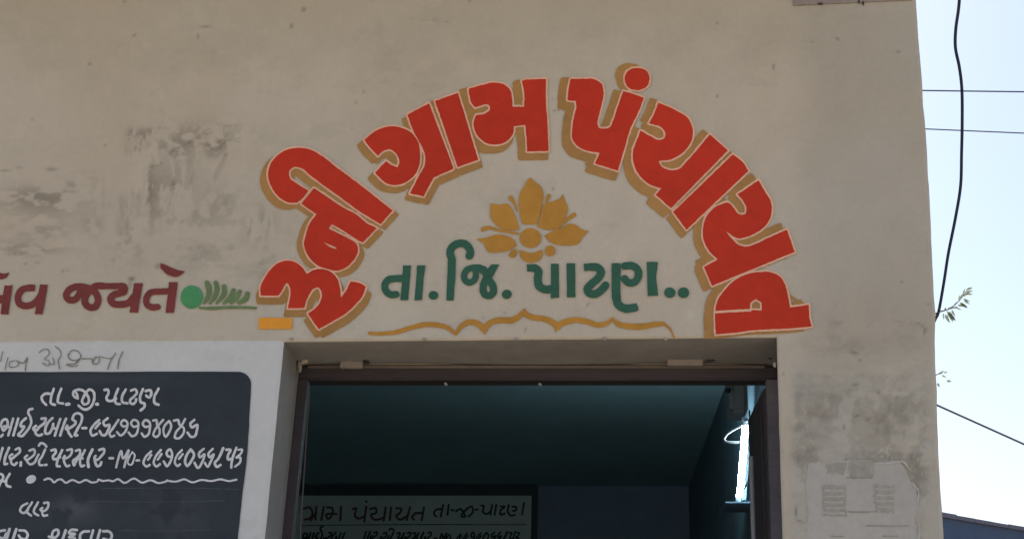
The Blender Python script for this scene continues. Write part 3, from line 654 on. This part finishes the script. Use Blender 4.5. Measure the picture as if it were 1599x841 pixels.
# ------------------------------------------------------------------ green lettering under the flower
GREEN = [Shape('F11').stroke('255,662 205,664 148,620 140,560 180,508 240,498 340,496', 74).sharp('330,360 412,360 382,722 302,722'),
 Shape('F11').sharp('474,360 562,360 545,480 525,722 448,722 462,560'), Shape('F11').disc(645, 672, 50, 46),
 Shape('F11').sharp('796,290 878,290 872,500 855,725 778,725 788,520').stroke('836,290 818,235 842,170 900,135 965,135 1015,180 1028,240 1018,262', 80),
 Shape('F11').stroke('1170,400 1110,385 1050,385 990,410 963,470 985,525 1030,538 1070,510 1088,450 1075,395', 66).stroke('1120,385 1180,430 1225,510 1268,590 1262,650 1220,676 1175,655 1162,590 1190,500 1235,420', 74).sharp('1195,420 1248,350 1330,350 1262,480 1215,500'),
 Shape('F11').disc(1408, 660, 51, 48),
 Shape('F12').sharp('72,185 150,185 150,250 75,250').stroke('140,218 172,240 170,320 188,385 235,408 295,405', 72).sharp('288,180 357,180 360,482 286,488'),
 Shape('F12').sharp('427,175 503,175 506,478 430,480'),
 Shape('F12').sharp('580,180 650,176 650,240 585,245').stroke('640,208 705,215 735,250 715,300 650,360 612,405 628,440 680,450 730,420 775,372', 70),
 Shape('F12').sharp('828,175 910,175 906,420 912,500 870,540 830,480').stroke('870,490 890,545 945,578 1030,572', 74).sharp('1010,545 1048,530 1070,590 1020,612').stroke('945,200 1010,198 1062,235 1064,300 1030,345 975,345 945,315', 68),
 Shape('F12').sharp('1142,163 1243,163 1240,185 1225,300 1245,465 1150,468'), Shape('F12').disc(1347, 437, 50, 47), Shape('F12').disc(1470, 438, 50, 47)]
for sh in GREEN: paint('painted_letter', sh, M['green'], -.0024, office, wob=.4)['label'] = 'dark green painted letter'

# ------------------------------------------------------------------ maroon lettering and the green sprig at the left
MAR = [Shape('F16').poly('-20,230* 40,245 100,232* 60,290 20,305 -20,305*'),
 Shape('F16').sharp('45,370 132,365 85,668 4,668').sharp('-30,470 60,468 50,552 -30,556'),
 Shape('F16').stroke('330,394 280,396 222,420 186,490 200,555 255,580 330,568 400,510 440,440', 70).sharp('330,360 365,360 360,428 320,430').sharp('414,360 497,360 470,520 440,667 360,667 385,530'),
 Shape('F16').stroke('960,410 880,386 765,388 705,430 688,480 720,518 775,515 818,470 848,400', 70).stroke('880,385 960,415 1008,470 1018,540 990,590 935,596 888,560 884,500 925,430 1000,375 1080,374', 70),
 Shape('F16').sharp('1040,343 1250,343 1250,408 1040,408').stroke('1250,376 1290,385 1290,430 1240,450 1180,468 1150,512 1175,555 1240,566 1330,552 1400,480', 72).sharp('1392,345 1486,345 1460,500 1433,652 1346,652 1370,520'),
 Shape('F17').stroke('350,676 290,682 228,650 216,580 262,508 340,496 480,490', 74).sharp('485,380 592,380 570,540 543,747 443,747 470,540'),
 Shape('F17').poly('388,155* 500,200 600,242 678,250* 630,295 575,320 480,298 382,215*')]
for sh in MAR: paint('painted_letter', sh, M['maroon'], -.0020, office, wob=.45)['label'] = 'dark maroon painted letter'
sp = paint('painted_ball', Shape('F17').disc(757, 560, 134, 138), M['midgreen'], -.0020, office, wob=.5)
for t in ('938,390,50 958,450,62 955,540,50 905,632,26', '1042,388,44 1055,470,54 1030,555,48 972,632,26', '1142,432,48 1145,505,54 1105,575,42 1050,635,18', '1252,480,46 1225,550,56 1140,632,30', '1328,492,40 1290,570,44 1222,630,30', '1420,520,48 1395,580,62 1315,628,34'):
    paint('painted_leaf', Shape('F17').stroke(t, 50), M['palegreen'], -.0020, office, wob=.3, expand=.45)
paint('painted_stem', Shape('F17').stroke('855,690,26 1000,692,40 1200,682,36 1350,682,34 1520,690,28', 36), M['palegreen'], -.0020, office, wob=.3)

# ------------------------------------------------------------------ grey pencil writing above the blackboard
PEN = ['25,120 5,220', '80,180 50,300', '150,210 100,225 95,270 150,275 190,240 165,212', '165,212 235,235 275,178 262,240 255,312', '395,130 430,100 490,105 495,140 450,200 490,210 492,262 430,235',
       '492,245 545,245 530,180', '555,65 612,120 615,160 590,200 602,292', '690,160 720,110 790,120 815,180 760,210 700,190 685,150', '810,190 760,240 670,250 720,268 785,260', '820,190 880,192 930,190',
       '930,190 940,240 990,238 1000,185 960,178 945,215', '1000,170 1130,182 1168,130 1120,210 1085,302', '1238,122 1205,195 1188,292']
for t in PEN: paint('pencil_mark', Shape('F18').stroke(t, 11), M['pencil'], -.0018, office, h=.25, wob=.5, eps=.1)

# ------------------------------------------------------------------ the blackboard painted on the whitewash
def bx_px(py): return np.interp(py, [560, 600, 660, 720, 780, 841, 1000], [391.5, 392, 389, 385, 377.5, 371, 352])
rows = np.concatenate([580.6+np.array([0, .3, .8, 1.6, 2.6, 4, 6, 8, 10.5, 13, 16, 19.]), np.arange(603, 846, 2.2), [870, 920, 1000, 1150]])
Pg = []
cols = np.concatenate([[-420, -200, -60], np.arange(-6, 372, 2.2)]); cols = (cols+420)/(cols[-1]+420)
for py in rows:
    d = py-580.6; inset = 0 if d > 19 else 19-math.sqrt(max(19**2-(19-d)**2, 0))
    xr = float(bx_px(py))-inset+.9*(vnoise(py, 0, 91, 2, .06)-.5); top = py
    for c in cols: Pg.append((-420+c*(xr+420), py+(.8*(vnoise(c*800, 0, 92, 2, .03)-.5)+(-.9 if d < 19 else 0)*c)*(1 if d < 19 else 0)))
Pg = np.array(Pg); V = at_np(Pg, -.0013); nc = len(cols)
F = [(j*nc+i, (j+1)*nc+i, (j+1)*nc+i+1, j*nc+i+1) for j in range(len(rows)-1) for i in range(nc-1)]
board = mesh('blackboard', V, F, M['black'], office)
px, py = Pg[:, 0], Pg[:, 1]
K = .55*(vnoise(px, py, 93, 5, .012)-.5)+.35*(vnoise(px*.3, py, 94, 4, .05)-.5)
S = .55*gauss(px, py, 115, 795, 40, 22)*sstep(.3, .5, vnoise(px, py, 95, 4, .04))+.22*gauss(px, py, 150, 590, 90, 10)+.25*gauss(px, py, 265, 800, 60, 50)*sstep(.4, .6, vnoise(px, py, 96, 4, .03))
col = np.array([.024, .034, .047])*(1+K)[:, None]+np.array([.075, .080, .088])*S[:, None]
ca = board.data.color_attributes.new('tint', 'FLOAT_COLOR', 'POINT'); ca.data.foreach_set('color', np.concatenate([np.clip(col, .006, 1), np.ones((len(col), 1))], 1).ravel())
for t in ('138,782 240,783 352,781', '160,762 260,761 375,763', '185,827 280,828 330,826'): paint('faint_line', Shape('P').stroke(t, .9), M['chalkline'], -.0018, board, h=.4, wob=.4, eps=.1)
CH = [('L', 34, ['175,370 130,320 120,280 150,240 250,235', '270,170 235,300 235,350 285,370']), ('L', 34, ['365,170 325,290 325,340 385,355']), ('L', 42, ['430,365 462,362']),
 ('L', 34, ['570,290 520,260 515,215 560,185 630,190 680,240 710,300 700,350 650,365 625,330 640,280 730,180 762,200 780,270 760,350 720,410 670,430 620,415 580,380', '545,215 562,245 568,288']), ('L', 42, ['805,362 818,362']),
 ('L', 34, ['905,185 945,182 955,230 930,280 938,312 1000,320 1050,290', '1075,170 1035,310 1050,355 1095,362']), ('L', 34, ['1170,180 1120,290 1130,340 1190,352']),
 ('L', 32, ['1235,195 1290,180 1310,215 1270,270 1225,312 1225,345 1260,360 1295,330 1300,300']), ('L', 34, ['1385,175 1348,300 1365,345 1400,352 1405,390 1355,440', '1420,200 1478,190 1490,230 1460,280 1425,258']), ('L', 34, ['1580,170 1525,290 1532,350 1578,370']),
 ('A', 42, ['5,250 45,155 100,140 120,190 95,280 55,315 35,285 65,250 135,262', '-20,400 20,405 42,380', '205,130 130,390']), ('A', 42, ['285,130 208,392']),
 ('A', 42, ['405,125 335,190 325,250 375,250 340,320 285,385 340,402 405,340 462,260 487,185 470,100 442,40 452,-5 505,-22']),
 ('A', 44, ['650,130 712,128 700,185 620,255 545,320 520,285 562,245', '545,300 560,365 600,392 655,375']), ('A', 42, ['820,120 750,190 705,300 712,360 762,360 810,290 832,210', '832,215 835,280 870,285', '940,135 900,250 855,392']),
 ('A', 44, ['1032,130 985,250 940,392']), ('A', 44, ['1130,140 1182,185 1110,262 1028,290 1050,240', '1050,280 1078,360 1112,408', '1128,138 1162,62 1222,45 1275,80 1272,170 1205,300 1170,388 1205,388']), ('A', 44, ['1288,276 1342,276']),
 ('B', 40, ['350,150 262,230 212,335 240,392 315,365', '292,278 360,200']), ('B', 42, ['480,125 412,190 440,240 505,225 485,320 432,388 395,385 358,325']), ('B', 40, ['648,150 562,280 512,370 540,412 585,395']),
 ('B', 38, ['778,238 725,252 688,205 730,152 782,182 785,262 742,350 680,392 628,340']), ('B', 38, ['950,242 885,255 846,202 888,148 950,178 956,280 920,380 862,404 808,345']), ('B', 38, ['1132,245 1065,258 1028,210 1072,152 1132,182 1140,285 1108,385 1055,412 1012,360']),
 ('B', 38, ['1190,160 1240,152 1252,230 1290,300 1282,380 1230,415 1195,388 1212,320 1280,225 1345,150']), ('B', 38, ['1440,165 1370,240 1350,320 1385,412 1440,340 1470,220 1442,168']),
 ('G2', 38, ['315,162 382,150 400,220 470,280 460,370 380,438 332,425 345,350 430,245 492,135']), ('G2', 42, ['635,148 570,220 592,262 680,225 675,310 630,410 588,415 528,350']),
 ('D', 42, ['40,190 0,330 -30,440']), ('D', 42, ['140,185 70,400 72,440 112,432']), ('D', 40, ['240,212 300,190 312,230 235,315 162,362 152,312 192,285', '172,350 182,430 220,452 262,418']), ('D', 42, ['327,408 322,462']),
 ('D', 40, ['460,230 530,208 545,255 470,345 410,372 388,340 425,305', '410,372 470,442 530,420 580,330 602,288', '705,208 655,320 610,402 622,452 662,455', '606,150 632,115 682,120 722,165']), ('D', 42, ['705,450 724,450']),
 ('D', 42, ['800,225 862,215 868,260 825,320 835,358 905,350 935,330', '970,220 892,400 890,470 932,472']), ('D', 40, ['1048,220 1122,210 1120,260 1050,340 990,352 1010,312', '995,345 1010,430 1050,472 1082,460']),
 ('D', 40, ['1185,230 1242,215 1250,270 1200,340 1140,390 1158,455 1195,380 1245,335 1290,350', '1325,220 1250,420 1270,472 1312,460']), ('D', 48, ['1440,210 1370,400 1382,480']),
 ('E', 42, ['350,218 422,206 430,230 372,322 310,372 272,340 292,310', '275,345 290,420 322,472 368,452 382,410']), ('E', 42, ['512,346 564,346']),
 ('E', 38, ['615,485 650,340 690,235 720,350 808,225 770,360 740,485']), ('E', 30, ['868,250 812,340 800,430 840,452 888,370 900,285 862,252']), ('E', 40, ['930,380 972,380']),
 ('E', 38, ['1158,240 1072,330 1042,430 1090,475 1135,450', '1112,368 1162,295']), ('E', 38, ['1310,220 1232,320 1202,430 1240,475 1295,440', '1262,368 1322,282']), ('E', 38, ['1475,325 1420,315 1400,262 1450,206 1486,270 1468,380 1405,472 1355,395']),
 ('G', 38, ['440,220 362,310 332,420 370,470 412,440', '392,358 452,282']), ('G', 44, ['575,210 510,310 492,420 522,468 580,400 626,270 578,212']), ('G', 40, ['780,200 702,290 722,332 790,285 760,400 690,500 638,420']), ('G', 40, ['920,200 852,290 872,332 932,285 890,400 840,480 800,420']),
 ('G', 44, ['1085,190 1012,350 952,430 990,480 1042,450']), ('G', 40, ['1135,215 1198,215 1160,300 1160,368 1225,350', '1290,182 1222,380 1210,492']), ('G', 36, ['1322,215 1378,212 1368,262 1292,338 1348,332 1350,400 1270,478']),
 ('D', 42, ['-20,590 30,600 50,640 20,700 -20,790', '0,700 60,705 100,700', '152,590 90,722 110,775 162,792']),
 ('H', 30, ['340,225 272,262 252,320 292,345 352,300', '400,210 342,340 388,375']), ('H', 30, ['475,210 425,340 478,375']), ('H', 30, ['550,220 600,215 602,262 540,320 505,302 530,280', '522,315 542,378 590,372']),
 ('H', 34, ['-10,572 60,558', '-20,640 40,660 80,600']), ('H', 36, ['118,545 72,700']), ('H', 36, ['202,545 152,700']), ('H', 34, ['245,560 318,570 345,620 320,672 250,650 235,625']),
 ('H', 34, ['610,640 680,655 730,600 720,555 672,565 650,620 690,680 720,740']), ('H', 36, ['820,560 765,720']), ('H', 34, ['962,556 880,560 862,592 935,605 862,645 930,655 930,720']), ('H', 34, ['1110,572 1035,580 1000,620 1012,690 1060,720', '1162,560 1118,720']), ('H', 36, ['1248,560 1202,720']), ('H', 34, ['1290,572 1360,575 1395,612 1370,680 1292,665'])]
for fr_, wd, ss in CH:
    sh = Shape(fr_)
    for t in ss: sh.stroke(t, wd*.95)
    paint('chalk_letter', sh, M['chalk'], -.0020, board, h=.22, wob=.42, eps=.06)
paint('chalk_dot', Shape('D').disc(485, 675, 82, 62, -.5), M['chalk'], -.0020, board, h=.3)
wv = Shape('D').stroke('690,685,26 760,665 800,680 840,720 910,680 960,680 1020,725 1130,685 1240,725 1340,685 1440,725 1530,690 1599,690', 30)
wv = Shape('D'); D_ = '690,685 760,662 800,678 840,722 910,678 960,678 1020,728 1130,685 1240,725 1340,685 1440,725 1530,688'
E_ = '330,685 400,700 500,692 560,706 640,672 740,732 890,662 1020,727 1150,688 1280,735 1410,690'
G_ = '210,690 340,712 480,675 600,722 740,685 900,702 1040,675 1180,702 1290,680'
wv.stroke(D_+' @E '+E_+' @G '+G_, 30)
paint('wavy_chalk_line', wv, M['chalk'], -.0020, board, h=.4, wob=.35)

# ------------------------------------------------------------------ the room seen through the doorway
XR = .54; YB = 6.04
box('room_floor', XL, XR, .34, YB, .02, .10, M['roomfloor'], office)
box('ceiling', XL, .73, .335, YB, 2.86, 2.90, M['room'], office)
box('partition_wall', XR, XR+.10, .34, YB, .1, 2.858, M['darkwall'], office)
box('room_back_wall', XL, XR-.002, YB-.03, YB-.001, .1, 2.858, M['backwall'], office)
leaf_ = mesh('door_leaf', *boxVF(.384, .414, YF+.078, .650, .10, pl0[2]-.045, .004), M['wood'], office)
for z0_, z1_ in ((.25, .9), (1.0, 1.62), (1.72, 2.16)): mesh('door_panel', *boxVF(.381, .3845, .32, .60, z0_, z1_, .001), M['wood'], leaf_)
tube('latch_rod', [(.375, .515, at(1180, 712, .515)[2]), (.375, .515, 1.6), (.375, .515, 1.2)], .0065, M['rod'], leaf_)
b0 = at(1138, 600, 1.0); b1 = at(1168, 645, 1.0)
mesh('wall_bracket_box', *boxVF(b0[0], b1[0], .98, 1.12, b1[2], b0[2]+.05, .012), M['darkwall'], office)
tube('box_knob', [at(1137, 606, .96), at(1137, 612, .96)], .008, M['cable'], office)
# notice sign on the far wall of the room
YS = YB-.08
sg = empty('wall_sign', 'dim framed notice panel with dark handwritten lines on the far wall inside the room', 'sign', at(650, 841, YS))
s0 = at(380, 756, YS); s1 = at(836, 1010, YS)
put(mesh('sign_frame', *boxVF(s0[0], s1[0], YS+.01, YS+.045, s1[2], s0[2], .01), M['darkframe']), sg)
p0 = at(400, 773, YS); p1 = at(826, 1000, YS)
pan = put(mesh('sign_panel', *boxVF(p0[0], p1[0], YS-.002, YS+.012, p1[2], p0[2], .003), M['signpanel']), sg)
def sletters(fr_, lst, wd, m):
    for ss in lst:
        sh = Shape(fr_)
        for t in ss: sh.stroke(t, wd)
        o = paint('sign_letter', sh, m, YS-.006, None, h=.3, wob=.2, eps=.08); o.parent = sg; o.matrix_parent_inverse = Matrix.Translation(sg.location).inverted()
sletters('I', [['128,205 165,195 182,225 165,262 135,268', '205,192 200,268', '205,225 170,275'], ['250,192 235,270'], ['270,195 300,200 300,235 275,265 265,240 300,232 325,235', '352,190 348,272'],
  ['422,205 440,200 435,245 455,262 490,250', '502,192 490,278'], ['500,158 504,162'], ['525,205 560,200 560,228 530,240 545,265 590,262 612,250', '618,195 605,275'], ['650,195 642,270'],
  ['680,200 712,205 700,230 680,245 700,268 740,250', '762,195 742,270'], ['790,235 775,255 785,268', '790,230 840,228', '845,195 832,272']], 13, M['signred'])
sletters('I', [['945,205 915,210 905,235 918,250', '960,180 945,250'], ['992,180 985,240'], ['1008,212 1022,212'], ['1035,220 1060,205 1080,225 1090,250 1070,250 1100,205 1130,190 1135,225 1110,250'],
  ['1150,208 1165,208'], ['1185,185 1200,185 1195,220 1215,235 1240,220', '1250,180 1240,240'], ['1275,180 1265,240'], ['1300,190 1325,190 1300,215 1300,238 1325,232'], ['1350,180 1345,225 1365,245 1385,240', '1370,190 1395,195 1390,215 1372,215'], ['1440,170 1428,238']], 12, M['signdark'])
sletters('I', [['110,303 700,298 1450,298']], 5, M['signdark'])
for k in ('D', 'E', 'G'): FR[k+'s'] = (569+.64*FR[k][0], 382+.64*FR[k][1], FR[k][2]/.64)
FR['As'] = (472+.64*FR['A'][0], 413+.64*FR['A'][1], FR['A'][2]/.64)
for fr_, wd, ss in CH:                                          # the officer's name and number again, in dark ink
    if fr_ in 'DEG' and float(ss[0].split(',')[1].split()[0]) < 500 or (fr_ == 'A' and float(ss[0].split(',')[0]) < 1100):
        sletters(fr_+'s', [ss], wd*1.15, M['signdark'])

# lit tube light on the partition wall
T0 = Vector(at(1163, 661, 1.9)); T1 = Vector(at(1154, 773, 2.12))
tl = empty('tube_light', 'lit white tube light hanging on the wall inside the doorway', 'light', tuple(T1))
d = (T1-T0).normalized()
put(tube('glass_tube', [T0, T0.lerp(T1, .5), T1], .0078, M['tube'], None, 14), tl)
off = Vector((.020, .03, 0))
def slab(a, b, u, v):
    V = [tuple(p+i*u+j*v) for p in (a, b) for i, j in ((-1, -1), (1, -1), (1, 1), (-1, 1))]
    return V, [(3, 2, 1, 0), (4, 5, 6, 7), (0, 1, 5, 4), (1, 2, 6, 5), (2, 3, 7, 6), (3, 0, 4, 7)]
put(mesh('batten', *slab(T0+off-d*.015, T1+off+d*.02, Vector((.006, 0, 0)), Vector((0, .045, 0))), M['batten']), tl)
for a, b in ((T0-d*.018, T0), (T1, T1+d*.018)): put(tube('end_cap', [a, b], .0125, M['batten'], None, 12), tl)
loop = catmull([tuple(T0+Vector((-.002, 0, -.004))), at(1150, 668, 1.9), at(1136, 677, 1.9), at(1131, 686, 1.9), at(1140, 690, 1.9), at(1156, 690, 1.9)], 8)
put(tube('lamp_wire', loop, .0036, M['batten'], None, 8), tl)
put(tube('lamp_wire', catmull([at(1170, 640, 1.85), at(1174, 700, 1.86), at(1170, 745, 1.9), at(1156, 772, 2.0)], 8), .003, M['cable'], None, 8), tl)
q0 = at(1131, 786, 2.1); q1 = at(1168, 790, 2.1)
box('wall_shelf', q0[0], XR-.002, 2.04, 2.3, q0[2]-.005, q0[2], M['darkwall'], office)

# ------------------------------------------------------------------ cables and wires
cab = [(1499, -70), (1498, 0), (1492.5, 45), (1492, 75), (1498, 105), (1502, 140), (1502.5, 190), (1501.5, 240), (1500, 290), (1492, 340), (1481, 395), (1474, 440), (1466, 485), (1461, 497), (1455, 510)]
cp = [at(x, y, .10+.0*(i)) for i, (x, y) in enumerate(cab)]
o = tube('hanging_cable', catmull(cp, 8), .0044, M['cable'], None, 10, .0034); tag(o, 'thick black cable sagging down beside the corner of the building', 'cable')
def wire(name, pA, pB, Y, r, label, sag=.0):
    a = Vector(at(*pA, Y)); b = Vector(at(*pB, Y)); e = b+(b-a)*12; s = a-(b-a)*.6; pts = []
    for i in range(41):
        t = i/40; p = s.lerp(e, t); pts.append((p.x, p.y, p.z))
    tag(tube(name, pts, r, M['wire'], None, 6), label, 'wire', 'overhead wires crossing the sky')
wire('overhead_wire', (1443, 141.5), (1599, 143.5), 10, .0085, 'thin overhead wire crossing the sky, topmost of the three straight wires')
wire('overhead_wire', (1448, 201.5), (1599, 208), 10.5, .0075, 'thin overhead wire crossing the sky just below the topmost one')
wire('overhead_wire', (1463, 632), (1599, 693), 9, .0095, 'grey overhead wire slanting down to the right, low over the dark roof')

# ------------------------------------------------------------------ tree behind the building: only its outermost twigs show
TY = 8.6
tr = empty('neem_tree', 'tree behind the building whose sprigs of small leaves poke past the wall corner', 'tree', (1.75, TY, 0))
put(tube('trunk', catmull([(1.75, TY, 0), (1.80, TY, 1.3), (1.72, TY, 2.6), (1.80, TY, 3.7)], 6), .14, M['bark'], None, 12, .07), tr)
def limb(pts, r0, r1): put(tube('branch', catmull(pts, 6), r0, M['bark'], None, 8, r1), tr)
t1 = [at(1400, 520, TY), at(1450, 496, TY), at(1466, 487, TY), at(1482, 482, TY), at(1497, 470, TY), at(1508, 456, TY)]
t2 = [at(1400, 600, TY), at(1448, 590, TY), at(1464, 584, TY), at(1470, 583, TY)]
limb([(1.76, TY, 2.9), (2.0, TY, 3.4), t1[0]], .05, .012); limb([(1.76, TY, 2.6), (2.0, TY, 3.0), t2[0]], .04, .010)
limb(t1, .010, .0022); limb(t2, .008, .002)
limb([(1.75, TY, 3.2), (1.3, TY+.4, 3.9), (.8, TY+.6, 4.3)], .06, .01); limb([(1.78, TY, 3.5), (1.6, TY+.3, 4.3), (1.5, TY+.5, 5.0)], .05, .01)
def leaflet(c, ang, L, W, tilt=0):
    c = Vector(c); u = Vector((math.cos(ang), .25*math.sin(tilt*2), math.sin(ang))).normalized(); n = Vector((0, 1, 0)); v = u.cross(n); v = v*math.cos(tilt)+n*math.sin(tilt)
    P = [(0, 0), (.25, .5), (.6, .42), (1, 0), (.6, -.42), (.25, -.5)]
    return [tuple(c+u*(a*L)+v*(b*W)+n*(.006*math.sin(a*3))) for a, b in P]
px2m = (TY-CAMY)/2050
vis = [(1476, 490, -1.2, 17, 5), (1479, 487, -1.0, 18, 5), (1483, 486, -1.35, 18, 6.5), (1487, 493, -1.1, 10, 4), (1480, 481, .1, 13, 3.5), (1498, 472, -.55, 15, 4.5), (1500, 473, -.75, 14, 4), (1495, 476, -.15, 12, 3.5),
       (1499, 466, .95, 12, 4), (1502, 462, .4, 14, 4), (1506, 456, .1, 14, 4), (1508, 453, .5, 11, 3.5), (1511, 451, .2, 9, 3), (1465, 582, .1, 9, 2.6), (1468, 580, .05, 8, 2.4), (1478, 594, -.15, 8, 4.2), (1464, 597, -1.2, 8, 4), (1473, 488, -1.5, 12, 3.5), (1478, 485, -.7, 15, 3.6), (1486, 483, -1.2, 13, 3.6), (1491, 479, -.35, 13, 3.4), (1490, 477, .9, 9, 3), (1504, 466, -.35, 13, 3.6), (1505, 468, -.7, 12, 3.4), (1497, 469, 1.3, 10, 3), (1509, 458, -.2, 11, 3.2), (1504, 459, 1.2, 10, 3), (1475, 485, 1.1, 8, 2.6), (1470, 585, -.5, 9, 2.6), (1474, 582, .4, 7, 2.2), (1488, 480, .15, 9, 3)]
for (x, y, a, L, W) in vis:
    V = leaflet(at(x, y, TY), a, L*px2m, W*px2m, random.uniform(-.5, .5)); put(mesh('leaf', V, [(0, 1, 2, 3, 4, 5)], M['leaf']), tr)
V = []; F = []
for k in range(2600):
    cx_, cz_ = (1.2, 4.2); a = random.random()*6.28; r = random.random()**.5; x = 1.2+1.0*r*math.cos(a); z = 4.1+.9*r*math.sin(a); y = TY+.4+random.uniform(-.8, .8)
    pxx, _ = to_px(x, y, z)
    if pxx > 1405: continue
    q = leaflet((x, y, z), random.uniform(-2.6, 1), .075, .022, random.uniform(-1, 1)); n = len(V); V += q; F.append(tuple(range(n, n+6)))
tag(put(mesh('foliage', V, F, M['leaf']), tr), kind='stuff')

# ------------------------------------------------------------------ neighbouring building, low at the right
q1_ = Vector(at(1440, 795.5, 12)); zt_ = q1_.z
a_, b_, c_ = ray(1700, 840); t_ = (zt_-CAMZ)/c_; q2_ = Vector((a_*t_, CAMY+b_*t_, zt_))
dirv = (q2_-q1_).normalized(); nrm = Vector((-dirv.y, dirv.x, 0)); q0_ = q1_-dirv*2.0; q2_ = q2_+dirv*4
nb = empty('neighbouring_shed', 'low dark blue grey building beyond the corner, only its top edge in view', 'building', (q1_.x, q1_.y, 0))
def prism(name, A, B, depth, z0, z1, m, bev=0, proud=0):
    A2 = A-nrm*proud; B2 = B-nrm*proud; D = nrm*(depth+2*proud)
    V = [(*(p.xy), z) for z in (z0, z1) for p in (A2, B2, B2+D, A2+D)]
    return put(mesh(name, V, [(3, 2, 1, 0), (4, 5, 6, 7), (0, 1, 5, 4), (1, 2, 6, 5), (2, 3, 7, 6), (3, 0, 4, 7)], m), nb)
prism('wall', q0_, q2_, 4, 0, zt_-.05, M['shed'])
nseg = 26; Ls = (q2_-q0_).length/nseg
for k in range(nseg):
    rz = random.uniform(-.012, .010); prism('coping_slab', q0_+dirv*Ls*k, q0_+dirv*(Ls*(k+1)-.008), 4, zt_-.048, zt_+rz, M['shedroof'], 0, .04)
